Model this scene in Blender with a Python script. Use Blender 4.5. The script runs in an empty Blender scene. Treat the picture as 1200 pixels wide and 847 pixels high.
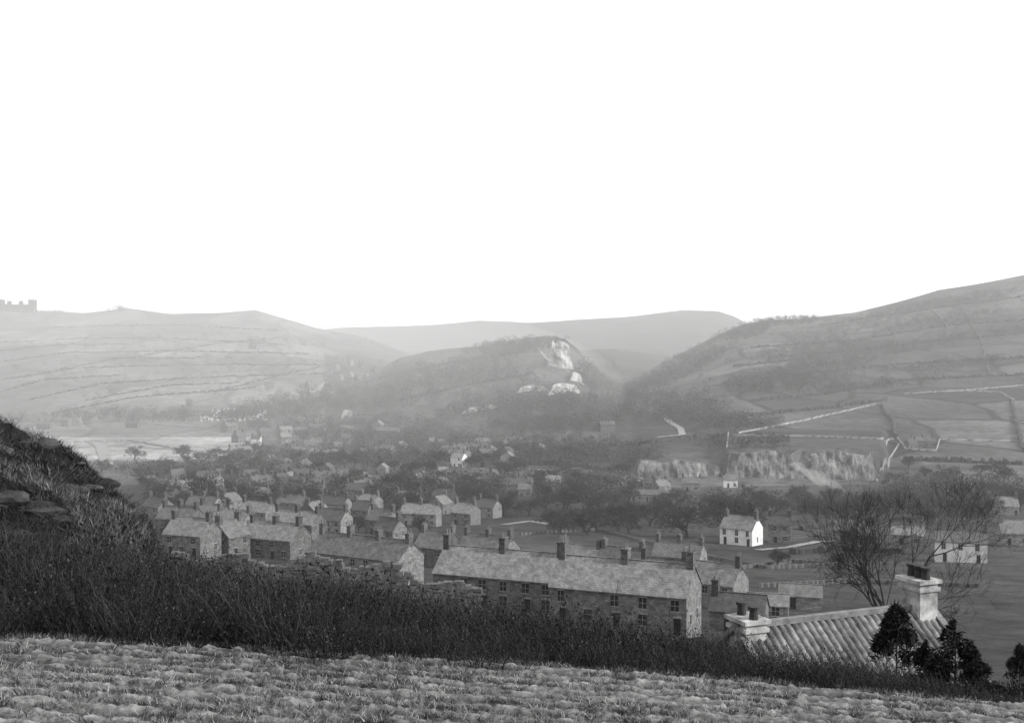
import bpy, math, random, bmesh
import numpy as np
from mathutils import Vector, Matrix
random.seed(7); rng=np.random.default_rng(7)
sc=bpy.context.scene
sc.view_settings.view_transform='Standard'
try: sc.view_settings.look='None'
except Exception: pass
sc.view_settings.exposure=0
F=1300.0; HZ=400.0
# ------------------------------------------------------------ noise
def vnoise(x,y,s=0.0):
    xi=np.floor(x); yi=np.floor(y); fx=x-xi; fy=y-yi
    fx=fx*fx*(3-2*fx); fy=fy*fy*(3-2*fy)
    def h(a,b):
        v=np.sin(a*127.1+b*311.7+s*17.3)*43758.5453
        return v-np.floor(v)
    return (h(xi,yi)*(1-fx)+h(xi+1,yi)*fx)*(1-fy)+(h(xi,yi+1)*(1-fx)+h(xi+1,yi+1)*fx)*fy
def fbm(x,y,s=0.0,o=4):
    r=0;a=.5
    for i in range(o):
        r=r+a*(vnoise(x*2**i,y*2**i,s+i*3.1)-.5); a*=.5
    return r
def sst(a,b,x):
    t=np.clip((x-a)/(b-a),0,1); return t*t*(3-2*t)
# ------------------------------------------------------------ terrain height
COLS=[-900,0,200,400,600,800,1000,1200,2100]
ROWS=[(12,[750,762,768,778,787,800,818,845,870]),
(22,[640,676,711,739,764,795,835,880,950]),
(40,[620,660,705,715,760,840,895,930,980]),
(70,[630,665,686,688,732,790,825,850,880]),
(110,[640,660,680,692,724,752,772,790,800]),
(150,[640,656,676,692,714,734,745,750,755]),
(185,[635,648,664,680,697,708,716,716,718]),
(276,[615,625,632,643,652,657,660,660,662]),
(430,[590,598,602,606,608,608,608,606,606]),
(610,[556,558,560,560,560,560,558,558,558]),
(812,[520]*9),(1000,[497]*9),(1500,[465]*9),(7000,[414]*9)]
def ridge(px,y,c,cp,dc,df,p,back=.12,zf=-76.):
    zc=-(np.interp(px,c,cp)-HZ)/F*dc
    t=np.clip((y-df)/(dc-df),0,1)
    z=zf+(zc-zf)*t**p
    z=np.where(y>dc,zc-(y-dc)*back*sst(0,200,y-dc),z)
    return np.where(y<df,-300,z)
def height(x,y):
    x=np.asarray(x,float); y=np.asarray(y,float)
    yy=np.maximum(y,8.0); px=600+F*x/yy
    ld=np.log(yy)
    zs=[-(np.interp(px,COLS,r)-HZ)/F*d for d,r in ROWS]; ls=[math.log(d) for d,_ in ROWS]
    base=zs[0].copy()
    for k in range(len(ls)-1):
        m=(ld>=ls[k])&(ld<=ls[k+1])
        dd=(yy-ROWS[k][0])/(ROWS[k+1][0]-ROWS[k][0])
        base=np.where(m,zs[k]*(1-dd)+zs[k+1]*dd,base)
    plane=-2.2-.114*y-.065*x
    w=sst(10,14,y); base=plane*(1-w)+base*w
    # bank on the left
    hx=np.interp(px,[-900,-100,0,50,100,150,178,190,200],[5.1,4.6,4.05,3.8,3.2,2.5,1.7,.6,0])
    bk=sst(.2,2,hx)*sst(26,32,y)*(1-sst(44,60,y))
    base=base+hx*sst(26,34,y)*(1-sst(40,60,y))*(1+.3*fbm(x*.5,y*.5,9,4))+(1.3*fbm(x*.9,y*.9,14,4)+.5*np.abs(fbm(x*2.6,y*2.6,24,3)))*bk
    amp=np.interp(yy,[12,22,34,60,200,600],[.02,.15,.5,.8,1.0,1.5])
    fr=np.interp(yy,[12,40,200,600],[2,5,25,60])
    base=base+amp*fbm(x/fr,y/fr,2,3)*sst(12,20,y)
    # quarry
    q=sst(840,855,px)*(1-sst(1035,1045,px))+.55*sst(740,755,px)*(1-sst(840,855,px))
    base=base-3.5*q*sst(560,590,y)*(1-sst(618,628,y))
    qtop=-76+15*q*sst(622,634,y)*(1-sst(640,1100,y))
    base=np.where(y>618,np.maximum(base,qtop),base)
    L=ridge(px,y,[-2000,-700,0,60,100,150,200,260,300,330,370,420,470,520,600,800],
        [300,340,362,366,368,361,368,367,364,373,385,394,411,432,465,520],1900,930,1.25)
    S=ridge(px,y,[200,300,380,430,470,500,560,600,640,662,678,690,710,760,850,950],
        [540,505,476,446,424,417,410,400,396,398,410,428,448,472,500,520],1450,830,1.05,back=.25)
    R=ridge(px,y,[560,650,700,740,790,830,870,900,940,1000,1060,1100,1200,1500,3000],
        [520,500,472,444,418,398,379,374,373,367,352,340,323,300,260],2200,640,1.55)
    Mh=ridge(px,y,[300,450,600,680,720,780,850,1000],[440,412,414,411,408,416,425,450],3000,2200,1.0)
    D=ridge(px,y,[-1000,0,300,400,500,560,620,700,760,800,840,860,875,950,1100,3000],
        [420,410,392,384,381,376,379,374,369,364,364,370,378,396,410,410],4600,3300,1.0)
    n=fbm(x/260,y/260,5,5)
    hill=np.maximum.reduce([L,S,R])
    hm=sst(-74,-40,hill)
    lumps=30*n*hm*(1-.75*sst(1500,1900,y))
    z=np.maximum.reduce([base,hill+lumps,Mh+fbm(x/200,y/200,6,4)*22,D+fbm(x/300,y/300,8,4)*18])
    return z
# ------------------------------------------------------------ survey table: where each bearing meets the valley ground
PX=np.arange(-200,1404,4.0); DS=np.geomspace(9,6500,1500)
gx=(PX[:,None]-600)/F*DS[None,:]; gy=np.broadcast_to(DS,gx.shape)
HH=height(gx,gy); PYS=HZ-F*HH/DS[None,:]
PYS[:,DS<120]=9999
MN=np.minimum.accumulate(PYS,axis=1)
def hit(px,py):
    i=int(np.clip(round((px+200)/4),0,len(PX)-1))
    k=int(np.argmax(MN[i]<=py))
    if MN[i][k]>py: return None
    d=DS[k]
    x=(px-600)/F*d
    return x,d,float(height(np.array([x]),np.array([d]))[0])
def gz(x,y): return float(height(np.array([x]),np.array([y]))[0])
# ------------------------------------------------------------ mesh helpers
def np_mesh(name,V,Fc,mats,mi=None,attr=None,smooth=False):
    me=bpy.data.meshes.new(name); V=np.asarray(V,np.float32); Fc=np.asarray(Fc,np.int32)
    k=Fc.shape[1]
    me.vertices.add(len(V)); me.vertices.foreach_set('co',V.ravel())
    me.loops.add(Fc.size); me.loops.foreach_set('vertex_index',Fc.ravel())
    me.polygons.add(len(Fc)); me.polygons.foreach_set('loop_start',np.arange(0,Fc.size,k,dtype=np.int32))
    try: me.polygons.foreach_set('loop_total',np.full(len(Fc),k,dtype=np.int32))
    except Exception: pass
    if mi is not None: me.polygons.foreach_set('material_index',np.asarray(mi,np.int32))
    if smooth: me.polygons.foreach_set('use_smooth',np.ones(len(Fc),bool))
    for m in mats: me.materials.append(m)
    if attr:
        for an,av in attr.items():
            a=me.attributes.new(an,'FLOAT','POINT'); a.data.foreach_set('value',np.asarray(av,np.float32))
    me.update(calc_edges=True); me.validate()
    return me
def link(o):
    sc.collection.objects.link(o); return o
def obj(name,me,parent=None,loc=None,rz=0,s=1):
    o=bpy.data.objects.new(name,me); link(o)
    if parent: o.parent=parent
    if loc is not None: o.location=loc
    o.rotation_euler=(0,0,rz); o.scale=(s,s,s) if not hasattr(s,'__len__') else s
    return o
def fixnormals(me):
    bm=bmesh.new(); bm.from_mesh(me); bmesh.ops.recalc_face_normals(bm,faces=bm.faces); bm.to_mesh(me); bm.free()
class MB:
    def __init__(s): s.V=[];s.F=[];s.M=[]
    def add(s,vs,fs,m=0):
        b=len(s.V); s.V+=[tuple(v) for v in vs]; s.F+=[tuple(b+i for i in f) for f in fs]; s.M+=[m]*len(fs)
    def box(s,x0,x1,y0,y1,z0,z1,m=0):
        s.add([(x0,y0,z0),(x1,y0,z0),(x1,y1,z0),(x0,y1,z0),(x0,y0,z1),(x1,y0,z1),(x1,y1,z1),(x0,y1,z1)],
         [(0,3,2,1),(4,5,6,7),(0,1,5,4),(1,2,6,5),(2,3,7,6),(3,0,4,7)],m)
    def cyl(s,x,y,z0,z1,r0,r1,m=0,n=8):
        vs=[(x+r0*math.cos(2*math.pi*i/n),y+r0*math.sin(2*math.pi*i/n),z0) for i in range(n)]+[(x+r1*math.cos(2*math.pi*i/n),y+r1*math.sin(2*math.pi*i/n),z1) for i in range(n)]
        s.add(vs,[(i,(i+1)%n,n+(i+1)%n,n+i) for i in range(n)]+[tuple(range(n,2*n))],m)
    def mesh(s,name,mats):
        me=bpy.data.meshes.new(name); me.from_pydata(s.V,[],s.F)
        for m in mats: me.materials.append(m)
        me.polygons.foreach_set('material_index',np.array(s.M,np.int32)); me.update(); return me
# ------------------------------------------------------------ materials
def gray(name,lo,hi,scale=1.0,rough=.9,detail=6,bump=0,bs=None,rand=.0,coord='Object',stretch=None,big=None,attr=None):
    m=bpy.data.materials.new(name); m.use_nodes=True; nt=m.node_tree; N=nt.nodes; Lk=nt.links
    b=N['Principled BSDF']; b.inputs['Roughness'].default_value=rough
    b.inputs['Specular IOR Level'].default_value=.2
    tc=N.new('ShaderNodeTexCoord'); mp=N.new('ShaderNodeMapping'); Lk.new(tc.outputs[coord],mp.inputs[0])
    if stretch: mp.inputs['Scale'].default_value=stretch
    no=N.new('ShaderNodeTexNoise'); no.inputs['Scale'].default_value=scale; no.inputs['Detail'].default_value=detail; no.inputs['Roughness'].default_value=.65
    Lk.new(mp.outputs[0],no.inputs['Vector'])
    mr=N.new('ShaderNodeMapRange'); mr.inputs[1].default_value=.3; mr.inputs[2].default_value=.7; mr.inputs[3].default_value=lo; mr.inputs[4].default_value=hi
    Lk.new(no.outputs['Fac'],mr.inputs[0]); out=mr.outputs[0]
    def mulby(sock):
        nonlocal out
        mu=N.new('ShaderNodeMath'); mu.operation='MULTIPLY'; Lk.new(out,mu.inputs[0]); Lk.new(sock,mu.inputs[1]); out=mu.outputs[0]
    if big:
        n2=N.new('ShaderNodeTexNoise'); n2.inputs['Scale'].default_value=big; n2.inputs['Detail'].default_value=3; Lk.new(mp.outputs[0],n2.inputs['Vector'])
        m2=N.new('ShaderNodeMapRange'); m2.inputs[1].default_value=.3;m2.inputs[2].default_value=.7;m2.inputs[3].default_value=.6;m2.inputs[4].default_value=1.4
        Lk.new(n2.outputs['Fac'],m2.inputs[0]); mulby(m2.outputs[0])
    if rand:
        oi=N.new('ShaderNodeObjectInfo'); m3=N.new('ShaderNodeMapRange'); m3.inputs[3].default_value=1-rand; m3.inputs[4].default_value=1+rand
        Lk.new(oi.outputs['Random'],m3.inputs[0]); mulby(m3.outputs[0])
    if attr:
        at=N.new('ShaderNodeAttribute'); at.attribute_name=attr; mulby(at.outputs['Fac'])
    cb=N.new('ShaderNodeCombineColor')
    for i in range(3): Lk.new(out,cb.inputs[i])
    Lk.new(cb.outputs[0],b.inputs['Base Color'])
    if bump:
        bn=N.new('ShaderNodeBump'); bn.inputs['Strength'].default_value=bump; bn.inputs['Distance'].default_value=bs or .1
        Lk.new(no.outputs['Fac'],bn.inputs['Height']); Lk.new(bn.outputs[0],b.inputs['Normal'])
    return m
def coursed(name,c1,c2,mort,bw,bh,rand=.15):
    m=gray(name,.6,1.4,.9,rand=rand); nt=m.node_tree;N=nt.nodes;Lk=nt.links
    b=N['Principled BSDF']; src=b.inputs['Base Color'].links[0].from_socket
    tc=N.new('ShaderNodeTexCoord'); sp=N.new('ShaderNodeSeparateXYZ'); Lk.new(tc.outputs['Object'],sp.inputs[0])
    ad=N.new('ShaderNodeMath'); Lk.new(sp.outputs[0],ad.inputs[0]); Lk.new(sp.outputs[1],ad.inputs[1])
    cx=N.new('ShaderNodeCombineXYZ'); Lk.new(ad.outputs[0],cx.inputs[0]); Lk.new(sp.outputs[2],cx.inputs[1])
    br=N.new('ShaderNodeTexBrick'); br.inputs['Scale'].default_value=1; br.inputs['Brick Width'].default_value=bw; br.inputs['Row Height'].default_value=bh
    br.inputs['Color1'].default_value=(c1,)*3+(1,); br.inputs['Color2'].default_value=(c2,)*3+(1,); br.inputs['Mortar'].default_value=(mort,)*3+(1,); br.inputs['Mortar Size'].default_value=.02
    Lk.new(cx.outputs[0],br.inputs['Vector'])
    mx=N.new('ShaderNodeMix'); mx.data_type='RGBA'; mx.blend_type='MULTIPLY'; mx.inputs[0].default_value=1
    Lk.new(br.outputs['Color'],mx.inputs[6]); Lk.new(src,mx.inputs[7]); Lk.new(mx.outputs[2],b.inputs['Base Color'])
    return m
M_wall=coursed('stone_masonry',.09,.18,.06,.55,.28,.4)
M_white=gray('limewash',.42,.66,.6)
M_roof=coursed('slate',.085,.13,.07,.35,.22,.55)
M_glass=gray('window_glass',.01,.02,1,rough=.4)
M_frame=gray('painted_frame',.18,.28,2)
M_chim=coursed('chimney_stone',.05,.11,.04,.4,.2,.4)
M_pot=gray('chimney_pot_clay',.08,.16,4)
M_rock=gray('limestone',.06,.5,.16,detail=9,bump=.8,bs=2,stretch=(1,1,.45))
M_quarry=gray('quarry_rock',.015,.28,.22,detail=10,bump=1.0,bs=3,stretch=(1,1,.45),big=.06)
M_dry=gray('dry_stone',.04,.13,3,bump=.5,bs=.05,rand=.1)
M_farwall=gray('pale_wall_stone',.12,.32,.1)
M_hedge=gray('hedge_foliage',.02,.05,1)
M_road=gray('road_dust',.16,.26,.1)
M_bark=gray('bark',.018,.036,6)
M_wood=gray('woodland_twigs',.018,.06,.05,coord='Object')
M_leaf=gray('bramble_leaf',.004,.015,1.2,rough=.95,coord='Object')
M_leafl=gray('bramble_leaf_pale',.018,.07,2,rough=.85)
M_stem=gray('bramble_stem',.008,.026,4)
M_straw=gray('straw_grass',.14,.38,2)
M_bankg=gray('bank_grass',.03,.12,1.5)
M_bankd=gray('bank_straw',.05,.2,1.5)
M_ever=gray('evergreen_needles',.006,.016,5)
M_grave=gray('gravestone',.6,.8,1)
def terrain_mat():
    m=bpy.data.materials.new('hillside_ground'); m.use_nodes=True; nt=m.node_tree;N=nt.nodes;Lk=nt.links
    b=N['Principled BSDF']; b.inputs['Roughness'].default_value=1; b.inputs['Specular IOR Level'].default_value=.1
    tc=N.new('ShaderNodeTexCoord'); P=tc.outputs['Object']
    def noise(s,d=6,a=.7,bb=1.3,r=.6):
        n=N.new('ShaderNodeTexNoise'); n.inputs['Scale'].default_value=s; n.inputs['Detail'].default_value=d; n.inputs['Roughness'].default_value=r; Lk.new(P,n.inputs['Vector'])
        k=N.new('ShaderNodeMapRange'); k.inputs[1].default_value=.3;k.inputs[2].default_value=.7;k.inputs[3].default_value=a;k.inputs[4].default_value=bb; Lk.new(n.outputs['Fac'],k.inputs[0]); return k.outputs[0],n
    def mul(a,c):
        q=N.new('ShaderNodeMath'); q.operation='MULTIPLY'; Lk.new(a,q.inputs[0]); Lk.new(c,q.inputs[1]); return q.outputs[0]
    at=N.new('ShaderNodeAttribute'); at.attribute_name='alb'
    af=N.new('ShaderNodeAttribute'); af.attribute_name='fields'
    v=at.outputs['Fac']
    n1,_=noise(.012,5,.5,1.5); n2,nn=noise(.12,9,.35,1.65,.75); n3,_=noise(1.5,7,.7,1.3,.7)
    v=mul(mul(mul(v,n1),n2),n3)
    mp=N.new('ShaderNodeMapping'); mp.inputs['Scale'].default_value=(1,.55,0); mp.inputs['Rotation'].default_value=(0,0,.3); Lk.new(P,mp.inputs[0])
    nz=N.new('ShaderNodeTexNoise'); nz.inputs['Scale'].default_value=.006; Lk.new(P,nz.inputs['Vector'])
    vm=N.new('ShaderNodeVectorMath'); vm.operation='SCALE'; vm.inputs['Scale'].default_value=60; Lk.new(nz.outputs['Color'],vm.inputs[0])
    va=N.new('ShaderNodeVectorMath'); Lk.new(mp.outputs[0],va.inputs[0]); Lk.new(vm.outputs[0],va.inputs[1])
    def vor(feat):
        q=N.new('ShaderNodeTexVoronoi'); q.feature=feat; q.voronoi_dimensions='2D'; q.inputs['Scale'].default_value=.011; q.inputs['Randomness'].default_value=.8; Lk.new(va.outputs[0],q.inputs['Vector']); return q
    vc=vor('F1'); bw=N.new('ShaderNodeSeparateColor'); Lk.new(vc.outputs['Color'],bw.inputs[0])
    k=N.new('ShaderNodeMapRange'); k.inputs[3].default_value=.5;k.inputs[4].default_value=1.6; Lk.new(bw.outputs[0],k.inputs[0])
    ve=vor('DISTANCE_TO_EDGE'); e=N.new('ShaderNodeMapRange'); e.inputs[1].default_value=.02;e.inputs[2].default_value=.045;e.inputs[3].default_value=.35;e.inputs[4].default_value=1; Lk.new(ve.outputs['Distance'],e.inputs[0])
    fld=mul(k.outputs[0],e.outputs[0])
    mx=N.new('ShaderNodeMix'); mx.data_type='FLOAT'; mx.inputs[2].default_value=1; Lk.new(af.outputs['Fac'],mx.inputs[0]); Lk.new(fld,mx.inputs[3])
    v=mul(v,mx.outputs[0])
    cb=N.new('ShaderNodeCombineColor')
    for i in range(3): Lk.new(v,cb.inputs[i])
    Lk.new(cb.outputs[0],b.inputs['Base Color'])
    bn=N.new('ShaderNodeBump'); bn.inputs['Strength'].default_value=.85; bn.inputs['Distance'].default_value=2.0; Lk.new(nn.outputs['Fac'],bn.inputs['Height']); Lk.new(bn.outputs[0],b.inputs['Normal'])
    return m
M_ter=terrain_mat()
# ------------------------------------------------------------ terrain mesh
s=np.concatenate([np.linspace(-1.6,-.56,60,endpoint=False),np.linspace(-.56,.56,470),np.linspace(.56,1.6,60)[1:]])
r=np.geomspace(10,7500,540)
Y=np.repeat((r-25)[:,None],len(s),1); X=s[None,:]*(r[:,None])
Z=height(X,Y)
Z=Z-.2*(Y<11)
nr,nc=X.shape
idx=np.arange(nr*nc).reshape(nr,nc)
Fc=np.stack([idx[:-1,:-1],idx[:-1,1:],idx[1:,1:],idx[1:,:-1]],-1).reshape(-1,4)
yy=np.maximum(Y,8); PXg=600+F*X/yy
alb=np.full(X.shape,.085)
alb=np.where(Y<30,.015,alb)
alb=np.where((Y>=27)&(Y<60)&(PXg<205),np.clip(.035+.16*fbm(X,Y,3),.01,.2),alb)
alb=np.where((Y>60)&(Y<560),np.where(PXg>600,.045,.036),alb)
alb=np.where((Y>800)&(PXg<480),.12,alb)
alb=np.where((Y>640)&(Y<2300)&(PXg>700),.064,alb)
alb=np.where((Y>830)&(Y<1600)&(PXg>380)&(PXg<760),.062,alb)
alb=np.where((Y>560)&(Y<632)&(PXg>740)&(PXg<1060),.09,alb)
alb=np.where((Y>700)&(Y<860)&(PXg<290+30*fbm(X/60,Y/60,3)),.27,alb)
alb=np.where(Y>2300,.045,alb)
fields=sst(640,760,Y)*np.where((PXg>420)&(PXg<740)&(Y>830),.6,1)*np.where(PXg<450,.55,1)*(1-sst(2300,2600,Y))
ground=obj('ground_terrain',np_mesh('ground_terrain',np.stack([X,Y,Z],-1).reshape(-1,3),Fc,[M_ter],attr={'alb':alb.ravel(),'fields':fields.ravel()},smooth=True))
# ------------------------------------------------------------ ploughed field strip
fx=np.arange(-9,9,.022); fy=np.arange(7.0,12.8,.022)
PXf,PYf=np.meshgrid(fx,fy)
def uu(x,y): return y+.05*x+.22*fbm(x*.45,y*.45,4,3)
u=uu(PXf,PYf)
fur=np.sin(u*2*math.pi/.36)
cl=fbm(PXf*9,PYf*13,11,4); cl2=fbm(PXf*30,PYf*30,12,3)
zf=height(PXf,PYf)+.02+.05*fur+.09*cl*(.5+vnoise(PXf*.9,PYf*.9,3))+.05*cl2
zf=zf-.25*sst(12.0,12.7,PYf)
av=np.clip(.6+.6*fur+1.6*cl+1.4*cl2+1.0*fbm(PXf*.6,PYf*.9,19,3),.04,1.9)  # straw ridges, dark soil grooves; shade of furrows and clods also painted in
nr,nc=PXf.shape; idx=np.arange(nr*nc).reshape(nr,nc)
Fc=np.stack([idx[:-1,:-1],idx[:-1,1:],idx[1:,1:],idx[1:,:-1]],-1).reshape(-1,4)
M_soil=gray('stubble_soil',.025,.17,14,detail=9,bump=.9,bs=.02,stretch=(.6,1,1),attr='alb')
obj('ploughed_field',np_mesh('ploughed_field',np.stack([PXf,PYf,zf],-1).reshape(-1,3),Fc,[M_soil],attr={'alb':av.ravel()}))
def blades(name,x,y,h,w,mats,mi,zoff=0):
    n=len(x); z=height(x,y)+zoff; a=rng.uniform(0,2*math.pi,n); lean=rng.uniform(.1,1.6,n)*h; la=rng.uniform(0,2*math.pi,n)
    p0=np.stack([x-np.cos(a)*w,y-np.sin(a)*w,z],-1); p1=np.stack([x+np.cos(a)*w,y+np.sin(a)*w,z],-1)
    p2=np.stack([x+np.cos(la)*lean,y+np.sin(la)*lean,z+h],-1)
    V=np.stack([p0,p1,p2],1).reshape(-1,3); Fc=np.arange(3*n).reshape(-1,3)
    return obj(name,np_mesh(name,V,Fc,mats,mi=mi))
n=230000; x=rng.uniform(-7,7,n); y=rng.uniform(8.3,12.7,n)
keep=(np.sin(uu(x,y)*2*math.pi/.36)>.0)&(vnoise(x*2.2,y*6,8)>.34); x,y=x[keep],y[keep]; n=len(x)
blades('stubble_grass',x,y,rng.uniform(.02,.075,n),rng.uniform(.003,.006,n),[M_straw,M_bankg,M_stem],rng.choice([0,1,1,2],n),.035)
n=120000; y=rng.uniform(26,46,n); x=(rng.uniform(-130,196,n)-600)/F*y
k=vnoise(x*.9,y*.9,5)>.36; x,y=x[k],y[k]; n=len(x)
blades('bank_grass',x,y,rng.uniform(.06,.26,n),rng.uniform(.008,.02,n),[M_bankg,M_bankd,M_stem],np.where(vnoise(x*.45,y*.45,31)>.55,rng.choice([0,1,1,2],n),rng.choice([0,2,2,2],n)),-.02)
bm=bmesh.new(); q=random.Random(11)
for i in range(46):
    yv=q.uniform(28,37); xv=(q.uniform(-60,190)-600)/F*yv; zv=gz(xv,yv); rr=q.uniform(.12,.36)
    g=bmesh.ops.create_icosphere(bm,subdivisions=2,radius=1)
    off=Vector((xv,yv,zv-.25*rr)); sx,sy,sz=rr*q.uniform(.9,2.2),rr*q.uniform(.7,1.2),rr*q.uniform(.4,.75)
    for v in g['verts']:
        n_=.75+.55*float(vnoise(np.array([v.co.x*2.2+i*5]),np.array([v.co.y*2.2+v.co.z*3.1]),i)[0])
        v.co=Vector((v.co.x*sx*n_,v.co.y*sy*n_,v.co.z*sz*n_))+off
me=bpy.data.meshes.new('rock_outcrop'); bm.to_mesh(me); bm.free(); me.materials.append(gray('outcrop_rock',.012,.07,1.6,detail=8,bump=.8,bs=.08)); obj('rock_outcrop',me)
# ------------------------------------------------------------ undergrowth
def shrub_template(seed,ns=11,nl=95):
    q=np.random.default_rng(seed); V=[];F4=[];mi=[]
    def quad(a,b,c,d,m):
        i=len(V); V.extend([a,b,c,d]); F4.append((i,i+1,i+2,i+3)); mi.append(m)
    for i in range(ns):
        a=q.uniform(0,6.28); r0=q.uniform(0,.15); p=np.array([math.cos(a)*r0,math.sin(a)*r0,-.05]); d=np.array([math.cos(a)*q.uniform(.05,.5),math.sin(a)*q.uniform(.05,.5),1.]); H=q.uniform(.6,1.1); w=.008
        pts=[p]
        for k in range(4):
            p=p+d*H/4; d=d+np.array([math.cos(a),math.sin(a),0])*.12+q.normal(0,.1,3)*[1,1,.3]; pts.append(p)
        m_=1 if q.random()<.8 else 2
        for k in range(4):
            ww=w*(1-k*.2); o=np.array([-math.sin(a+k),math.cos(a+k),0])*ww; quad(pts[k]-o,pts[k]+o,pts[k+1]+o*.8,pts[k+1]-o*.8,m_)
        for k in range(nl//ns):
            t=q.uniform(.1,.95)*4; j=min(int(t),3); c=pts[j]+(pts[j+1]-pts[j])*(t-j)+q.normal(0,.075,3)
            e1=q.normal(0,1,3); e1/=np.linalg.norm(e1); e2=np.cross(e1,q.normal(0,1,3)); e2/=np.linalg.norm(e2); L=q.uniform(.014,.032)
            quad(c-e1*L,c-e2*L*.55,c+e1*L,c+e2*L*.55,0 if q.random()<.87 else 2)
    return np.array(V),np.array(F4),np.array(mi)
def scatter(name,temps,x,y,z,sxy,sz,mats):
    Vs=[];Fs=[];Ms=[];b=0; a=rng.uniform(0,6.28,len(x)); ti=rng.integers(0,len(temps),len(x))
    for t,(V,Fq,mi) in enumerate(temps):
        m=np.where(ti==t)[0]
        if len(m)==0: continue
        c,sn=np.cos(a[m])[:,None],np.sin(a[m])[:,None]
        W=np.stack([(V[:,0]*c-V[:,1]*sn)*sxy[m][:,None]+x[m][:,None],(V[:,0]*sn+V[:,1]*c)*sxy[m][:,None]+y[m][:,None],V[:,2]*sz[m][:,None]+z[m][:,None]],-1)
        Vs.append(W.reshape(-1,3)); Fs.append((Fq[None]+(np.arange(len(m))*len(V))[:,None,None]+b).reshape(-1,Fq.shape[1])); b+=len(m)*len(V); Ms.append(np.tile(mi,len(m)))
    return obj(name,np_mesh(name,np.concatenate(Vs),np.concatenate(Fs),mats,mi=np.concatenate(Ms)))
temps=[shrub_template(i) for i in range(7)]
n=7200; d=rng.uniform(11.6,23.5,n); px=rng.uniform(-120,1330,n); x=(px-600)/F*d
edge=np.interp(px,[-100,0,300,600,900,1150,1300],[11.9,12.1,12.0,12.0,12.2,12.4,12.4])+.3*np.sin(px*.03)+.2*np.sin(px*.011)
k=d>edge; x,d,px=x[k],d[k],px[k]
hmax=np.interp(px,[0,300,600,800,1000,1200],[1.0,.84,.80,.68,.58,.5])
hh=hmax*(.6+.4*sst(12,15,d))*(.62+.68*vnoise(x*.9,d*.9,21))*rng.uniform(.75,1.15,len(x))
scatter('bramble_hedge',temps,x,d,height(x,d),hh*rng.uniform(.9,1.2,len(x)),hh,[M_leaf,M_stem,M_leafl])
n=600; d=rng.uniform(25,40,n); x=(rng.uniform(-130,190,n)-600)/F*d; k=vnoise(x*.5,d*.5,41)>.48; x,d=x[k],d[k]; hh=rng.uniform(.2,.5,len(x))
scatter('bank_scrub',temps,x,d,height(x,d),hh*1.9,hh,[M_leaf,M_stem,M_leafl])
# ------------------------------------------------------------ trees
def make_tree(seed,levels=5,H=10.,kids=(4,4,4,3),up=.25,spread=.9,trunk=.25,twig=.018,tw=5,trunk_frac=.3):
    q=random.Random(seed); V=[];Fq=[]
    def seg(p0,p1,r0,r1):
        d=(p1-p0).normalized(); a=d.orthogonal().normalized(); b=d.cross(a); i=len(V)
        n=3 if r0<.05 else 6
        for (p,r) in ((p0,r0),(p1,r1)):
            for k in range(n):
                t=2*math.pi*k/n; V.append(p+(a*math.cos(t)+b*math.sin(t))*r)
        for k in range(n): Fq.append((i+k,i+(k+1)%n,i+n+(k+1)%n,i+n+k))
    def grow(p,d,L,r,lv):
        n=3 if lv<3 else 2; pts=[p]; dirs=[d]
        for k in range(n):
            d=(d+Vector((q.gauss(0,.16),q.gauss(0,.16),q.gauss(0,.1)+up*.18))).normalized()
            p2=p+d*L/n; seg(p,p2,max(r*(1-k/n*.45),twig*.5),max(r*(1-(k+1)/n*.45),twig*.5)); p=p2; pts.append(p); dirs.append(d)
        if lv>=levels: return
        nk=kids[min(lv,len(kids)-1)]+q.randint(0,1) if lv<levels-1 else tw
        for j in range(nk):
            t=q.uniform(.35,1) if lv else q.uniform(.5,1); i=min(int(t*n),n-1); b=pts[i].lerp(pts[i+1],t*n-i); dd=dirs[i+1]
            o=dd.orthogonal().normalized(); o.rotate(Matrix.Rotation(q.uniform(0,6.28),3,dd))
            nd=(dd*q.uniform(.5,1)+o*q.uniform(.4,1)*spread+Vector((0,0,up*.4))).normalized()
            grow(b,nd,L*q.uniform(.55,.82) if lv else L*q.uniform(.8,1.25),max(r*.52,twig*.5),lv+1)
    grow(Vector((0,0,-.3)),Vector((q.uniform(-.1,.1),q.uniform(-.1,.1),1)).normalized(),H*trunk_frac,trunk,0)
    mz=max(v.z for v in V); k=H/mz
    me=bpy.data.meshes.new('bare_tree'); me.from_pydata([tuple(v*k) for v in V],[],Fq); me.materials.append(M_bark); return me
T=[make_tree(s_,5,10,(5,4,3,3),tw=6,twig=.045,spread=1.0,trunk_frac=.26,trunk=.3) for s_ in (1,2,3,5)]
Thero=make_tree(12,6,10,(6,3,3,3,2),tw=4,twig=.018,spread=.9,up=.3,trunk=.18,trunk_frac=.4)
def tree(px,py,H,me=None,wid=1.0):
    h=hit(px,py)
    if not h: return
    me=me or random.choice(T); k=H/10
    obj('bare_tree',me,loc=(h[0],h[1],h[2]-.2),rz=random.uniform(0,6.28),s=(k*wid,k*wid,k))
d=88; x=(1046-600)/F*d; obj('bare_tree',Thero,loc=(x,d,gz(x,d)-.2),rz=2.6,s=(1.3,1.3,1.76))
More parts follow.
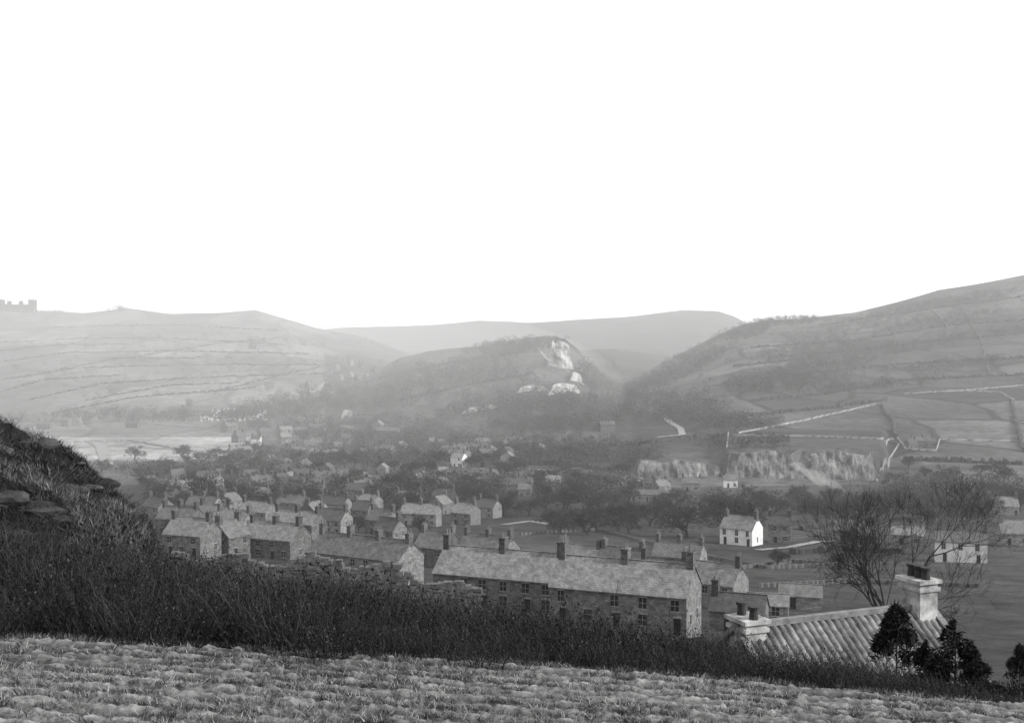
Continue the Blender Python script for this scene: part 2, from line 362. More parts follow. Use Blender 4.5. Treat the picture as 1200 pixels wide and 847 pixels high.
for a in [(650,624,9),(672,620,8),(700,624,10),(725,622,11),(745,614,9),(715,616,10),(762,618,10),(805,630,13),(860,632,15),(905,610,12),(990,617,12),(1130,624,13),
          (640,600,9),(770,604,9),(1075,612,10),(1100,602,10),(1160,606,10),(945,602,9),(620,606,9),(835,604,10),(888,600,12),(1020,600,10),(850,612,12),(1185,590,9),
          (975,598,9),(1045,592,9),(1125,590,9),(930,594,9),(690,600,9),(720,596,8),(660,628,7),(688,628,8),(738,626,8),(1060,598,10),(1150,596,10),(1195,600,11),(1010,608,10),(1090,620,9),(785,612,9),
          (910,664,5),(985,668,5),(1010,650,7),(960,612,10)]:
    tree(a[0],a[1],a[2],wid=1.3)
tree(230,594,15,T[1],1.5)
tree(288,592,11,T[0],1.3)
for i in range(95):
    px_=random.uniform(20,1190); py_=random.uniform(535,606)
    if 745<px_<1045 and py_<580: continue
    tree(px_,py_,random.uniform(6,11),wid=1.35)
for i in range(70): tree(random.uniform(160,640),random.uniform(530,606),random.uniform(7,11),wid=1.35)
for i in range(16): tree(random.uniform(190,560),random.uniform(606,650),random.uniform(4,6.5),wid=1.2)
def crown(seed,n=75):
    q=np.random.default_rng(seed); V=[];Fq=[]
    for i in range(n):
        v=q.normal(0,1,3); v/=np.linalg.norm(v); rr=q.uniform(.3,1)**.5; c=np.array([v[0]*.42*rr,v[1]*.42*rr,.62+v[2]*.38*rr])
        e1=q.normal(0,1,3); e1/=np.linalg.norm(e1); e2=np.cross(e1,q.normal(0,1,3)); e2/=np.linalg.norm(e2); L=q.uniform(.05,.11); w=L*.5
        j=len(V); V+= [c-e1*L,c+e2*w,c+e1*L]; Fq.append((j,j+1,j+2))
    j=len(V)
    for k in range(3): V.append(np.array([.03*math.cos(k*2.1),.03*math.sin(k*2.1),-.1]))
    V.append(np.array([0,0,.6]))
    for k in range(3): Fq.append((j+k,j+(k+1)%3,j+3))
    return np.array(V),np.array(Fq),np.zeros(len(Fq),int)
CT=[crown(i) for i in range(6)]
def wood(name,zones,hmin,hmax):
    X_=[];Y_=[];Z_=[]
    for (cx,cy,rx,ry,cnt,ang) in zones:
        for i in range(cnt):
            a=random.uniform(0,6.28); rr=math.sqrt(random.random())*random.uniform(.6,1.15); ex=math.cos(a)*rr*rx; ey=math.sin(a)*rr*ry
            px=cx+ex*math.cos(ang)-ey*math.sin(ang); py=cy+ex*math.sin(ang)+ey*math.cos(ang)
            h=hit(px,py)
            if h and h[1]>400: X_.append(h[0]);Y_.append(h[1]);Z_.append(h[2])
    X_,Y_,Z_=map(np.array,(X_,Y_,Z_)); n=len(X_); hs=rng.uniform(hmin,hmax,n)
    scatter(name,CT,X_,Y_,Z_-.5,hs*rng.uniform(.9,1.5,n),hs,[M_wood])
wood('distant_woodland',[(600,410,60,9,240,-.1),(520,440,110,16,300,-.12),(430,470,90,16,280,-.1),(600,480,90,14,200,-.1),(700,440,22,24,260,.7),(730,462,40,14,190,.2),(560,455,90,22,120,-.1),
 (800,432,70,14,460,-.45),(760,450,30,8,160,-.3),(870,392,40,8,180,-.2),(920,378,50,6,240,-.05),(915,450,90,12,380,-.08),(800,480,60,20,300,0),(860,500,60,8,120,0),
 (1080,362,90,6,180,-.2),(1000,420,120,5,120,-.1),(1150,395,80,4,90,-.1),(700,480,60,14,200,0),(1020,455,90,4,100,-.1),(950,412,90,14,260,-.15),(1100,378,90,6,160,-.15),
 (1050,408,100,3,90,-.1),(1120,430,90,3,80,-.1),(960,432,60,5,100,-.1),(1160,350,50,5,90,-.2),(650,500,90,8,160,-.05),(1000,385,90,8,140,-.15)],6,12)
wood('valley_trees',[(420,508,140,20,480,.05),(600,530,120,25,380,0),(180,490,170,7,220,0),(330,480,80,16,280,-.2),(700,575,80,14,150,0),(880,525,60,4,40,0),(1120,575,90,6,80,0),(250,560,120,10,190,0),(560,575,80,8,110,0),(200,430,220,45,150,0),(135,364,16,2,30,0),(440,395,40,14,60,.3),
 (700,540,90,14,140,0),(960,600,220,6,80,0),(400,580,210,18,230,0),(400,540,150,14,300,0),(1110,590,90,5,70,0)],4,10)
# ------------------------------------------------------------ boundary walls, hedges, roads
def polyground(pts,step=None):
    P=[]
    for i in range(len(pts)-1):
        (a,b),(c,e)=pts[i],pts[i+1]; n=max(2,int(math.hypot(c-a,e-b)/2.5))
        for k in range(n+(i==len(pts)-2)):
            t=k/n; h=hit(a+(c-a)*t,b+(e-b)*t)
            if h:
                if P and abs(h[1]-P[-1][1])>.25*P[-1][1]: continue
                P.append(h)
    return P
def strip(name,pts,hgt,th,mat,jit=.0,flat=False):
    P=polyground(pts); V=[];Fc=[]
    if len(P)<2: return
    for i,p in enumerate(P):
        a=P[max(i-1,0)]; b=P[min(i+1,len(P)-1)]; dx,dy=b[0]-a[0],b[1]-a[1]; L=math.hypot(dx,dy) or 1; nx,ny=-dy/L,dx/L
        w=th/2*(1+random.uniform(-jit,jit)); h=hgt*(1+random.uniform(-jit,jit)); lift=.0002*p[1]
        if flat:
            for sgn in (-1,1):
                X0,Y0=p[0]+sgn*nx*w,p[1]+sgn*ny*w
                V.append((X0,Y0,gz(X0,Y0)+.15+lift*2))
        else:
            V+= [(p[0]-nx*w,p[1]-ny*w,p[2]-1.5),(p[0]-nx*w*.7,p[1]-ny*w*.7,p[2]+h),(p[0]+nx*w*.7,p[1]+ny*w*.7,p[2]+h),(p[0]+nx*w,p[1]+ny*w,p[2]-1.5)]
    m=2 if flat else 4
    for i in range(len(P)-1):
        for k in range(m-1): Fc.append((i*m+k,i*m+k+1,(i+1)*m+k+1,(i+1)*m+k))
    if not flat: Fc+=[(0,1,2,3),tuple((len(P)-1)*m+k for k in (3,2,1,0))]
    me=bpy.data.meshes.new(name); me.from_pydata(V,[],Fc); me.materials.append(mat); obj(name,me)
for pts in [[(866,508),(940,494),(1032,473)],[(1060,462),(1130,458),(1200,452)],[(1054,522),(1040,543),(1028,566)],[(854,508),(852,528)],
            [(1052,514),(1062,527),(1098,529),(1102,516)],[(40,521),(150,517),(215,528),(300,545)],[(860,511),(950,512),(1048,516)],[(1102,516),(1200,518)],[(1110,458),(1170,460),(1190,470)]]:
    strip('field_wall',pts,1.3,.9,M_farwall,.15)
for pts in [[(870,668),(930,660),(985,664)],[(985,664),(1010,690)],[(610,628),(700,622),(770,640)],[(830,655),(900,668),(985,664)],[(880,706),(960,710)],[(890,690),(1000,684),(1150,690)]]:
    strip('field_wall',pts,.9,.6,M_dry,.03)
for pts in [[(0,402),(100,397),(200,397),(330,404)],[(0,425),(80,414),(200,412),(360,415)],[(0,446),(90,432),(220,428),(380,428)],[(30,470),(120,450),(260,442),(400,438)],
  [(60,485),(160,466),(300,455)],[(60,384),(200,381),(330,388)],[(0,460),(50,446),(140,440)],[(150,420),(250,404),(330,396)],[(250,460),(330,440),(400,425)],[(0,412),(60,405),(150,404)],[(40,440),(140,420),(240,420)],[(100,470),(200,452),(280,449)]]:
    strip('hedgerow',pts,1.1,1.6,M_hedge,.8)
for pts in [[(880,470),(960,464),(1060,446),(1200,440)],[(930,440),(1050,428),(1200,420)],[(880,408),(1000,400),(1110,382),(1200,376)],[(960,382),(1080,364),(1200,348)],
  [(1040,362),(1050,400),(1040,440)],[(1120,350),(1150,400),(1160,440)],[(1032,474),(1048,495),(1050,514)],[(1186,470),(1200,530)],[(980,385),(960,420),(930,440)],
  [(560,480),(640,468),(740,458)],[(470,470),(560,450),(620,440)],[(700,525),(780,518),(850,512)],[(420,450),(520,428),(600,415)],
  [(560,548),(640,545),(720,553)],[(1060,540),(1200,545)],[(900,420),(1000,412),(1100,400),(1200,392)],[(860,430),(950,420)],
  [(860,490),(960,480),(1040,470)],[(1090,362),(1110,385),(1110,400)]]:
    strip('hedgerow',pts,2.4,3.0,M_hedge,.6)
for pts in [[(840,596),(960,592),(1090,596),(1200,592)],[(940,622),(1000,614),(1100,608)],[(1050,575),(1120,572),(1200,576)],[(930,650),(990,646),(1060,650)]]:
    strip('hedgerow',pts,1.5,2.2,M_hedge,.2)
for pts,w in [([(771,473),(774,484),(784,494),(798,503),(800,510),(770,513)],5),([(105,517),(118,524),(125,546)],7),([(630,408),(640,420),(652,430),(668,436)],3),
   ([(890,646),(925,643),(960,636),(1010,634)],3),([(340,468),(370,458),(385,448)],7),([(560,545),(640,552),(700,548)],4),([(575,560),(650,563),(760,575)],4),
   ([(590,616),(620,612),(660,618)],3)]:
    strip('country_road',pts,0,w,M_road,.1,flat=True)
mb=MB(); q=random.Random(3)
xs=-17.0
while xs<-1.8:
    d0=np.interp(xs,[-17,-2.2],[55,57]); z0=gz(xs,d0)
    zt=0; top=1.9+.3*math.sin(xs*1.7)+q.uniform(-.15,.15)
    while zt<top:
        h=q.uniform(.12,.24); w=q.uniform(.22,.5); ox=q.uniform(-.12,.12); oy=q.uniform(-.05,.05)
        j=lambda:q.uniform(-.03,.03)
        x0,x1,y0,y1,z1,z2=xs+ox,xs+ox+w,d0-.25+oy,d0+.25+oy,z0+zt-.3,z0+zt+h-.3
        mb.add([(x0+j(),y0+j(),z1),(x1+j(),y0+j(),z1),(x1+j(),y1,z1),(x0+j(),y1,z1),(x0+j(),y0+j(),z2+j()),(x1+j(),y0+j(),z2+j()),(x1+j(),y1,z2+j()),(x0+j(),y1,z2+j())],
               [(0,3,2,1),(4,5,6,7),(0,1,5,4),(1,2,6,5),(2,3,7,6),(3,0,4,7)])
        zt+=h
    xs+=.3
obj('dry_stone_wall',mb.mesh('dry_stone_wall',[M_dry]))
# ------------------------------------------------------------ cliffs
M_turf=gray('turf',.04,.09,.3)
def cliff(name,pts,H,mat,seed,nv=12,rough=2.5,lean=.35,world=None,var=.75):
    if world:
        (xa,ya),(xb,yb),zb=world; P=[(xa+(xb-xa)*t,ya+(yb-ya)*t,zb) for t in np.linspace(0,1,max(24,int(abs(xb-xa)/.9)))]
    else:
        P=polyground(pts)
    if len(P)<3: return
    A=np.array(P); n=max(24,len(P)*(1 if world else 3)); t=np.linspace(0,len(P)-1,n)
    k_=np.ones(5)/5
    ysm=np.convolve(np.pad(A[:,1],2,mode='edge'),k_,'valid')
    xs=np.interp(t,range(len(P)),A[:,0]); ys=np.interp(t,range(len(P)),ysm); zs=height(xs,ys) if not world else np.full(n,world[2])
    V=[];Fc=[]
    for i in range(n):
        e=(sst(0,.22 if not world else .05,min(i,n-1-i)/(n-1))*.85+.15); hh=float(H*e*((1-.55*var)+var*vnoise(np.array([xs[i]/(22 if not world else 7)]),np.array([seed*3.1]))[0]))
        for k in range(nv):
            v=k/(nv-1); o=float(fbm(np.array([xs[i]/(12 if not world else 9)]),np.array([v*hh/(8 if not world else 12)+seed*9.]),seed,5)[0])*rough*2
            V.append((xs[i],ys[i]-1.0-o+v*hh*lean,zs[i]-2+v*(hh+2)))
        V.append((xs[i],ys[i]+hh*lean+12,zs[i]+hh*(.8 if not world else .97)))
        V.append((xs[i],ys[i]+hh*lean+30,zs[i]-4))
    m=nv+2
    for i in range(n-1):
        for k in range(m-1): Fc.append((i*m+k,(i+1)*m+k,(i+1)*m+k+1,i*m+k+1))
    mi=[ (1 if k>=nv-1 else 0) for i in range(n-1) for k in range(m-1)]
    me=bpy.data.meshes.new(name); me.from_pydata(V,[],Fc); me.materials.append(mat); me.materials.append(M_turf); me.polygons.foreach_set('material_index',np.array(mi,np.int32)); obj(name,me)
cliff('limestone_cliff',[(642,431),(656,432),(672,433)],27,M_rock,1,rough=8,nv=20)
cliff('limestone_cliff',[(604,461),(625,458),(645,460)],4.5,M_rock,2)
cliff('limestone_cliff',[(642,464),(660,461),(682,462)],10,M_rock,3,rough=6,nv=16)
cliff('limestone_cliff',[(540,485),(570,480),(596,476)],4,M_rock,4)
cliff('limestone_cliff',[(398,494),(408,492),(416,494)],10,M_rock,5)
cliff('limestone_cliff',[(668,446),(684,450)],8,M_rock,6,rough=4)
cliff('quarry_face',None,18.5,M_quarry,7,rough=5.5,lean=.22,world=((118,618),(205,615),-80),var=.22,nv=18)
cliff('quarry_face',None,10.5,M_quarry,8,rough=5,lean=.22,world=((69,617),(118,620),-78),var=.4,nv=14)
# ------------------------------------------------------------ houses
def house_parts(L,W,E,R,chim,wins=True,gable_win=True,doors=True,pots=2,lean=False,seed=0):
    q=random.Random(seed); P={k:MB() for k in('walls','roof','windows','chimneys')}
    w=P['walls']; cs=[(-W/2,-4),(W/2,-4),(W/2,E),(0,E+R-.08),(-W/2,E)]
    vs=[(-L/2,a,b) for a,b in cs]+[(L/2,a,b) for a,b in cs]
    w.add(vs,[(0,1,2,3,4)[::-1],(5,6,7,8,9)]+[(i,(i+1)%5,5+(i+1)%5,5+i) for i in range(5)],0)
    ro=P['roof']; o=.28; sl=R/(W/2); x0,x1=-L/2-.15,L/2+.15
    for sg in(-1,1):
        a=[(0,E+R+.06),(sg*(W/2+o),E-sl*o+.06),(sg*(W/2+o),E-sl*o+.2),(0,E+R+.22)]
        f=[(0,1,5,4),(1,2,6,5),(2,3,7,6),(0,3,2,1),(4,5,6,7)]
        ro.add([(x0,)+p for p in a]+[(x1,)+p for p in a],f,1)
    ro.box(x0-.01,x1+.01,-.14,.14,E+R+.17,E+R+.3,1)
    wi=P['windows']
    def win(x,z,side,ww=.95,hh=1.35,door=False):
        def bx(a,b,c,d,p,m):
            if side in('f','b'):
                s_=-1 if side=='f' else 1; y0=s_*W/2; wi.box(a,b,min(y0,y0+s_*p),max(y0,y0+s_*p),c,d,m)
            else:
                s_=-1 if side=='l' else 1; y0=s_*L/2; wi.box(min(y0,y0+s_*p),max(y0,y0+s_*p),a,b,c,d,m)
        bx(x-ww/2-.1,x+ww/2+.1,z+hh+.003,z+hh+.22,.05,3); bx(x-ww/2-.08,x+ww/2+.08,z-.14,z-.003,.08,3)
        if door: bx(x-ww/2,x+ww/2,z,z+hh,.03,2); return
        bx(x-ww/2,x+ww/2,z,z+hh,.02,2)
        bx(x-.03,x+.03,z+.02,z+hh-.02,.035,3); bx(x-ww/2+.02,x+ww/2-.02,z+hh/2-.03,z+hh/2+.03,.04,3)
    if wins:
        n=max(2,int(L/3.1))
        for side in('f','b'):
            for i in range(n):
                x=-L/2+L*(i+.5)/n+q.uniform(-.35,.35)
                if E>4.2 and q.random()<.85: win(x,E-1.75,side,q.uniform(.8,1.05))
                if (i%2==0) and doors: win(x+.3,.05,side,.9,2.05,True)
                elif q.random()<.85: win(x,.85,side,1.05,1.35)
        if gable_win:
            for side in('l','r'):
                for yy_ in ([0] if q.random()<.5 else [-W*.22,W*.22]):
                    if q.random()<.5: win(yy_,E-1.7,side,.8,1.2)
                    if q.random()<.3: win(yy_,.95,side,.8,1.2)
    c=P['chimneys']
    for fr in chim:
        cx=-L/2+.42+fr*(L-.84); zt=E+R+1.6+q.uniform(-.25,.25); cw,cd=.44,.78
        c.box(cx-cw,cx+cw,-cd,cd,E+R-1.0,zt,4); c.box(cx-cw-.1,cx+cw+.1,-cd-.1,cd+.1,zt,zt+.18,4)
        for k in range(pots):
            py_=(-.45+.9*k/(max(1,pots-1))) if pots>1 else 0
            c.cyl(cx,py_,zt+.18,zt+.18+q.uniform(.45,.95),.19,.14,5)
    return P
def mats(wall): return [wall,M_roof,M_glass,M_frame,M_chim,M_pot]
def house(name,px,py,L,W,yaw,chim,E=4.7,R=3.2,wall=None,pots=2,seed=None,sc_=1.0,**k):
    loc=hit(px,py)
    if loc is None: return
    e=bpy.data.objects.new(name,None); link(e)
    yr=math.radians(yaw)
    cx=loc[0]; cy=loc[1]+W*sc_/2
    zz=gz(cx,cy-W*sc_/2)-.1
    e.location=(cx,cy,zz); e.rotation_euler=(0,0,yr); e.scale=(sc_,sc_,sc_)
    P=house_parts(L,W,E,R,chim,seed=seed if seed is not None else int(px*7+py),pots=pots,**k)
    for kk,b in P.items():
        if b.V: obj(kk,b.mesh(kk,mats(wall or M_wall)),parent=e)
    return e
NEAR=[
(318,656,14,8.5,-24,[0,.5,1]),(424,681,22,9,-29,[0,.33,.66,1]),(512,666,9,8.5,-29,[0,1]),(572,670,13,8.5,-29,[0,.5,1]),
(590,716,19,8.5,-22,[0,.5,1]),(684,686,9,8.5,-26,[0,1]),(733,690,9.5,8.5,-26,[0,1]),(738,756,18,8.5,-22,[0,.5,1]),
(783,710,9,8.5,-26,[0,1]),(842,714,11,8.5,-32,[0,1]),(800,676,12,8,-24,[0,.5,1]),
(218,652,10,8,-20,[0,1]),(262,654,7,7,60,[0,1]),(206,628,12,8,-20,[0,.5,1]),(270,633,11,8,-22,[0,1]),(345,632,15,8,-22,[0,.5,1]),
(298,615,12,8,-20,[0,1]),(388,627,10,8,-22,[0,1]),(447,627,9,8,-30,[0,1]),(492,617,14,8,-12,[0,.5,1]),(545,616,9,8,-28,[0,1]),(572,608,9,8,-28,[0,1]),
(235,606,13,8,-14,[0,.5,1]),(180,609,9,8,-30,[0,1]),(196,594,12,8,-30,[0,1]),(340,602,12,8,-18,[0,1]),(390,604,13,8,-18,[0,.5,1]),(432,602,9,8,-25,[0,1]),
(478,598,12,8,-18,[0,1]),(520,594,10,8,-18,[0,1]),(300,592,10,8,-10,[0,1]),(365,586,12,8,-18,[0,1]),(418,586,12,8,-10,[0,1]),
(455,642,7,7,-30,[1]),(425,612,8,8,-24,[0,1]),(245,622,9,8,-20,[0,1]),(365,614,9,8,65,[0,1]),(515,604,8,8,60,[1]),(265,600,8,8,60,[0,1])]
for t in NEAR: house('terraced_stone_house',*t,sc_=.86 if t[1]>645 else .9)
house('stone_farmhouse',873,640,10,8,-35,[0,1],wall=M_white)
house('stone_farmhouse',918,637,6.5,7,-15,[0,1],E=5.5,R=2.2)
house('white_farmhouse',1134,660,12,7,-20,[0,.45,1],wall=M_white,E=5,R=2.5)
house('stone_barn',1003,636,9,7,-25,[],E=3.5,R=2.6,wins=True)
house('stone_barn',1070,640,9,6,-20,[],E=3,R=2)
house('stone_cottage',1180,604,11,6,-8,[0,1],E=3.5)
house('stone_cottage',1195,640,8,6,-10,[0],E=3.5)
house('stone_shed',760,588,16,8,-6,[],E=3,R=1.8); house('stone_shed',700,580,22,8,-6,[],E=3,R=1.8)
house('white_cottage',858,572,7,6,-10,[0],wall=M_white,E=4,R=2.4); house('stone_cottage',812,576,9,7,-10,[0,1],E=4,R=2.4)
house('stone_barn',944,716,7,5,-15,[],E=2.3,R=1.4); house('stone_barn',905,728,6,4,-15,[],E=2.3,R=1.2); house('stone_barn',872,742,7,5,-20,[0],E=2.6,R=1.8)
TM=[]
for i,(L,W,E,R,c,wl) in enumerate([(9,8,5.2,3,[0,1],M_wall),(14,8,5,3,[0,.5,1],M_wall),(8,8,6,3,[0,1],M_white),(18,8,5,2.8,[0,.33,.66,1],M_wall),(9,8,6.5,3,[0,1],M_wall),(7,7,4,2.8,[1],M_wall)]):
    P=house_parts(L,W,E,R,c,seed=i,pots=2); allm=MB()
    for b in P.values():
        for f,m in zip(b.F,b.M): allm.add([b.V[k] for k in f],[tuple(range(len(f)))],m)
    TM.append(allm.mesh('stone_house',mats(wl)))
def far(px,py,ti=None,yaw=None):
    h=hit(px,py)
    if not h: return
    s_=random.uniform(.75,.95)
    obj('stone_house',TM[ti if ti is not None else random.choice([0,0,0,1,1,3,4,4,5,5]+([2] if random.random()<.4 else []))],loc=h,rz=math.radians(yaw if yaw is not None else random.choice([random.uniform(-40,0),random.uniform(30,90)])),s=s_)
placed=[]
def farzone(cx,cy,rx,ry,n):
    c=0
    for _ in range(n*8):
        if c>=n: break
        a=random.uniform(0,6.28); rr=math.sqrt(random.random()); px=cx+rx*rr*math.cos(a); py=cy+ry*rr*math.sin(a)
        if any(abs(px-p)<9 and abs(py-r)<5 for p,r in placed): continue
        placed.append((px,py)); far(px,py); c+=1
farzone(400,572,220,11,22); farzone(410,540,150,22,22); farzone(440,508,80,12,10); farzone(600,535,70,12,8); farzone(240,574,90,10,8)
farzone(300,512,60,10,6); farzone(420,438,35,10,9); farzone(330,405,40,6,4); farzone(385,460,30,8,6); farzone(610,574,50,10,7); farzone(90,500,80,6,6); farzone(760,578,50,6,4)
for a in [(715,505,4,0),(708,506,4,10),(588,523,3,5),(606,527,1,0),(300,522,2,0),(325,553,2,10),(880,445,5,0),(1075,524,0,-10),(1088,523,5,-10),(1068,525,5,10),(640,524,1,0),(565,524,1,0)]: far(*a)
# ------------------------------------------------------------ church, graveyard, castle
h=hit(222,488)
if h:
    e=bpy.data.objects.new('church',None); link(e); e.location=h
    b=MB(); b.box(-3,3,-3,3,-4,15)
    for i in (-1,0,1):
        for j in (-1,0,1):
            if i or j: b.box(i*2.4-.5,i*2.4+.5,j*2.4-.5,j*2.4+.5,15,16.2)
    for z in (10,): b.box(-.7,.7,-3.05,-3,z,z+2.4,2)
    obj('tower',b.mesh('tower',mats(M_wall)),parent=e)
    P=house_parts(18,9,6,4,[],seed=3,doors=False)
    for kk in('walls','roof','windows'):
        o=obj(kk,P[kk].mesh(kk,mats(M_wall)),parent=e); o.location=(12.2,0,0)
b=MB()
for i in range(170):
    h=hit(random.uniform(234,312),random.uniform(480,494))
    if not h: continue
    x,y,z=h; w=random.uniform(.5,.9); t=random.uniform(1.2,2.2)
    b.box(x-w,x+w,y-.15,y+.15,z-.3,z+t*.8); b.box(x-w*.6,x+w*.6,y-.15,y+.15,z+t*.8,z+t)
obj('gravestones',b.mesh('gravestones',[M_grave]))
d=1880; x=(20-600)/F*d; z=gz(x,d); b=MB()
b.box(-27,27,-14,14,-8,9,0)
for cx in range(-26,27,4): b.box(cx-1,cx+1,-14,-12.5,9,10.6,0); b.box(cx-1,cx+1,12.5,14,9,10.6,0)
for cx,cy,hh_ in [(-25,-12,17),(25,-12,17),(-25,12,17),(25,12,17),(-9,-13,14),(9,-13,14)]:
    r_=4.2 if hh_==17 else 3
    b.box(cx-r_,cx+r_,cy-r_,cy+r_,-8,hh_,0)
    for i in(-1,0,1):
        for j in(-1,0,1):
            if i or j: b.box(cx+i*r_*.8-.7,cx+i*r_*.8+.7,cy+j*r_*.8-.7,cy+j*r_*.8+.7,hh_,hh_+1.6,0)
for cx in (-19,-15,-4,0,4,15,19):
    for zz in (1.5,5.5): b.box(cx-.9,cx+.9,-14.06,-14,zz,zz+2.3,2)
M_castle=gray('castle_stone',.04,.09,.5)
obj('hilltop_castle',b.mesh('hilltop_castle',mats(M_castle)),loc=(x,d,z+1),rz=.25)
strip('field_wall',[(40,366),(75,367)],3,2,M_farwall,.3)
# ------------------------------------------------------------ near house with pantile roof
d=40; x=(985-600)/F*d; rz=math.radians(22)
E,R,W,L=4.2,3.0,8.0,8.4
zr=-(736-HZ)/F*d
e=bpy.data.objects.new('pantiled_cottage',None); link(e); e.location=(x+.2,d+1.0,zr-E-R); e.rotation_euler=(0,0,rz)
P=house_parts(L,W,E,R,[],seed=5)
for kk in('walls','windows'): obj(kk,P[kk].mesh(kk,mats(M_wall)),parent=e)
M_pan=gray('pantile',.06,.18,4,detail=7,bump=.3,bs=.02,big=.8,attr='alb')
for sg in(-1,1):
    nx,ny=int(L/.03),64; U=np.linspace(-L/2-.2,L/2+.2,nx); Vv=np.linspace(0,W/2+.35,ny)
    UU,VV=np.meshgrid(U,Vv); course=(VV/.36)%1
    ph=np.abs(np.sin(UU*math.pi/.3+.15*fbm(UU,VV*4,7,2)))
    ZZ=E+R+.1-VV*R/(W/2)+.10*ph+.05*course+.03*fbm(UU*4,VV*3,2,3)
    av=np.clip(.2+.8*ph**.7,0,1)*(.6+.8*vnoise(np.floor(UU/.3),np.floor(VV/.36),3))  # shade in the hollows between tile rolls painted into albedo, plus random tile tone
    V=np.stack([UU,sg*VV,ZZ],-1).reshape(-1,3); idx=np.arange(nx*ny).reshape(ny,nx)
    Fc=np.stack([idx[:-1,:-1],idx[:-1,1:],idx[1:,1:],idx[1:,:-1]],-1).reshape(-1,4)
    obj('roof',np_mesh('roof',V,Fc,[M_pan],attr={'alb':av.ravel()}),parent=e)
b=MB()
b.box(-L/2-.2,L/2+.2,-.14,.14,E+R+.1,E+R+.30,0)
for sx in(-1,1):
    for k in range(14):
        t0=k/14; t1=(k+.92)/14
        for sg in(-1,1):
            y0,y1=sg*t0*(W/2+.35),sg*t1*(W/2+.35); z0,z1=E+R+.22-abs(y0)*R/(W/2),E+R+.22-abs(y1)*R/(W/2)
            xa,xb=sx*(L/2+.02),sx*(L/2+.3)
            b.add([(xa,y0,z0-.15),(xb,y0,z0-.15),(xb,y1,z1-.15),(xa,y1,z1-.15),(xa,y0,z0+.08),(xb,y0,z0+.08),(xb,y1,z1+.08),(xa,y1,z1+.08)],[(0,3,2,1),(4,5,6,7),(0,1,5,4),(1,2,6,5),(2,3,7,6),(3,0,4,7)],0)
obj('coping',b.mesh('coping',[gray('coping_stone',.08,.22,3)]),parent=e)
M_rend=gray('rendered_stack',.12,.45,2.5,big=1)
b=MB()
for cx,zt,np_ in ((L/2-.35,E+R+1.15,3),(-L/2+.3,E+R+.35,2)):
    b.box(cx-.42,cx+.42,-.55,.55,E+R-1.2,zt,0); b.box(cx-.5,cx+.5,-.63,.63,zt-.3,zt-.15,0); b.box(cx-.54,cx+.54,-.67,.67,zt,zt+.14,0)
    for k in range(np_):
        yk=-.38+.76*k/(np_-1); b.cyl(cx,yk,zt+.14,zt+.5,.17,.14,1,12); b.cyl(cx,yk,zt+.5,zt+.6,.2,.2,1,12)
obj('chimneys',b.mesh('chimneys',[M_rend,gray('sooty_pot',.02,.05,5)]),parent=e)
# ------------------------------------------------------------ evergreens
def evergreen(seed,n=7500):
    q=np.random.default_rng(seed); V=[];Fq=[]
    cl=[(q.uniform(0,6.28),q.uniform(.02,.97)**1.15) for _ in range(46)]
    for i in range(n):
        a0,t0=cl[q.integers(0,len(cl))]; a=a0+q.normal(0,.28); t=np.clip(t0+q.normal(0,.035),0,1)
        r_=(.5*(1-t)**.75+.02)*q.uniform(.05,1.0)**.6; c=np.array([math.cos(a)*r_,math.sin(a)*r_,.02+t*.94+.12*r_])
        e1=np.array([math.cos(a),math.sin(a),q.uniform(-.6,.7)])+q.normal(0,.5,3); e1/=np.linalg.norm(e1); e2=np.cross(e1,q.normal(0,1,3)); e2/=np.linalg.norm(e2); L_=q.uniform(.012,.045)
        j=len(V); V+=[c-e1*L_,c+e2*L_*.4,c+e1*L_]; Fq.append((j,j+1,j+2))
    j=len(V)
    for k in range(5): V.append(np.array([.03*math.cos(k*1.257),.03*math.sin(k*1.257),-.3]))
    V.append(np.array([0,0,.95]))
    for k in range(5): Fq.append((j+k,j+(k+1)%5,j+5))
    return np_mesh('evergreen_tree',np.array(V),np.array(Fq),[M_ever])
E1,E2=evergreen(1),evergreen(2)
def ev(px,topy,d,H,w,me):
    x=(px-600)/F*d; zt=-(topy-HZ)/F*d; g=gz(x,d); Hh=max(H,zt-g)
    obj('evergreen_tree',me,loc=(x,d,zt-Hh),rz=random.uniform(0,6),s=(w,w,Hh))
ev(1053,702,32,3,3.0,E1); ev(1122,722,30,3,3.0,E2); ev(1088,746,31,2,2.4,E2); ev(1198,752,15,1.2,.8,E1); ev(1150,772,28,2,2.8,E1)
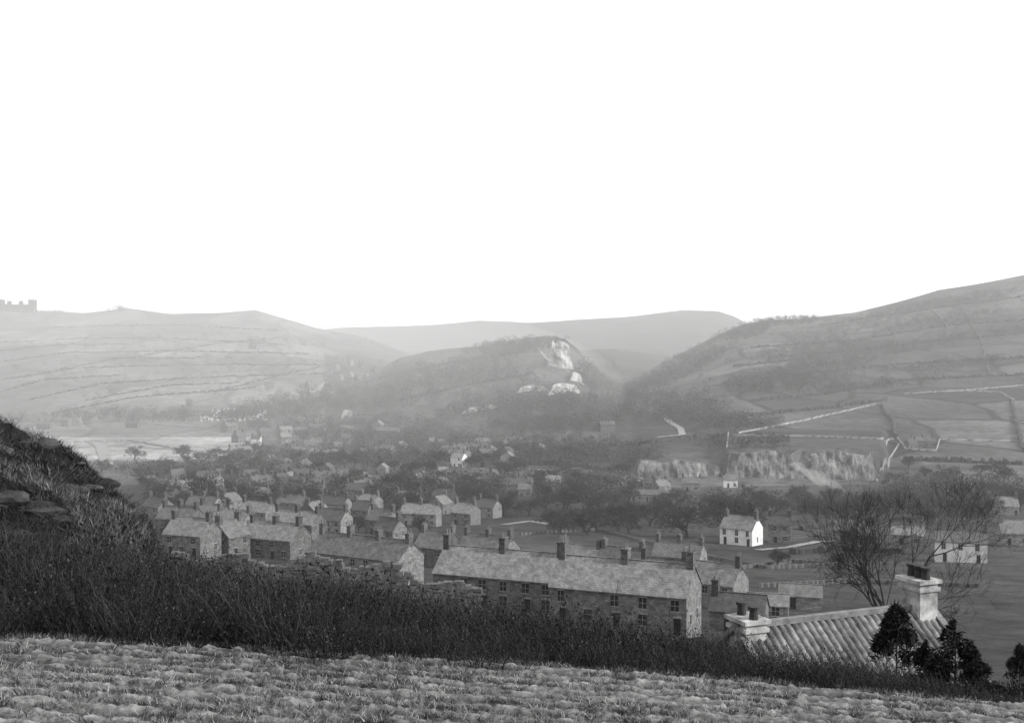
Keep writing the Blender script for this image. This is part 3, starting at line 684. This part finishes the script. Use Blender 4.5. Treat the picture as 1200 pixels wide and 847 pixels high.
# ------------------------------------------------------------ smoke plume and haze (real scattering volumes)
def volmat(name,den):
    m=bpy.data.materials.new(name); m.use_nodes=True; nt=m.node_tree; nt.nodes.clear(); o=nt.nodes.new('ShaderNodeOutputMaterial'); v=nt.nodes.new('ShaderNodeVolumeScatter'); v.inputs['Density'].default_value=den; v.inputs['Color'].default_value=(1,1,1,1); nt.links.new(v.outputs[0],o.inputs['Volume']); return m
h=hit(985,584)
if h:
    n=20; V=[];Fc=[]; m_=30
    for i in range(m_):
        t=i/(m_-1); cx=-26*t; cz=2+14*t**.7+.8*math.sin(t*9); r_=(.3+4.2*t**.8)*math.sqrt(max(0.02,1-t**3))
        for k in range(n):
            a=2*math.pi*k/n; w_=.35+1.3*float(vnoise(np.array([t*12+math.cos(a)*1.6]),np.array([math.sin(a)*1.6+5.]),3)[0])
            V.append((h[0]+cx,h[1]-14+2*t+r_*w_*math.cos(a),h[2]+cz+r_*w_*math.sin(a)))
    for i in range(m_-1):
        for k in range(n): Fc.append((i*n+k,i*n+(k+1)%n,(i+1)*n+(k+1)%n,(i+1)*n+k))
    Fc+=[tuple(range(n)),tuple(range((m_-1)*n,m_*n))[::-1]]
    me=bpy.data.meshes.new('chimney_smoke'); me.from_pydata(V,[],Fc); fixnormals(me)
    me.materials.append(volmat('smoke',.07)); obj('chimney_smoke',me)
b=MB(); b.box(-7000,7000,60,7400,-200,200); me=b.mesh('valley_haze',[]); me.materials.append(volmat('haze',.00019)); obj('valley_haze',me)
def puff(x,y,z,rx,ry,rzz,den,name='valley_mist'):
    bm=bmesh.new(); bmesh.ops.create_icosphere(bm,subdivisions=4,radius=1); me=bpy.data.meshes.new(name); bm.to_mesh(me); bm.free()
    me.materials.append(volmat(name,den)); obj(name,me,loc=(x,y,z),s=(rx,ry,rzz))
puff(-540,1200,-50,660,850,130,.00046)
# ------------------------------------------------------------ light
el,az=math.radians(30),math.radians(112)
sd=Vector((math.cos(el)*math.sin(az),math.cos(el)*math.cos(az),math.sin(el)))
sl=bpy.data.lights.new('sun','SUN'); sl.energy=4.6; sl.angle=math.radians(.5); sl.color=(1,.99,.975)
so=bpy.data.objects.new('sun',sl); link(so); so.rotation_euler=(-sd).to_track_quat('-Z','Y').to_euler()
w=bpy.data.worlds.new('World'); sc.world=w; w.use_nodes=True; nt=w.node_tree; bg=nt.nodes['Background']
sk=nt.nodes.new('ShaderNodeTexSky'); sk.sky_type='NISHITA'; sk.sun_disc=False; sk.sun_elevation=el; sk.sun_rotation=az
bw=nt.nodes.new('ShaderNodeRGBToBW'); nt.links.new(sk.outputs[0],bw.inputs[0])
ad=nt.nodes.new('ShaderNodeMath'); ad.inputs[1].default_value=10.0; nt.links.new(bw.outputs[0],ad.inputs[0])
nt.links.new(ad.outputs[0],bg.inputs[0]); bg.inputs[1].default_value=.1
# ------------------------------------------------------------ camera
cam=bpy.data.cameras.new('camera'); cam.sensor_width=36; cam.lens=39.0; cam.clip_start=.1; cam.clip_end=20000
co=bpy.data.objects.new('camera',cam); link(co); co.location=(0,0,0); co.rotation_euler=(math.radians(90)-math.atan(23.5/F),0,0)
sc.camera=co
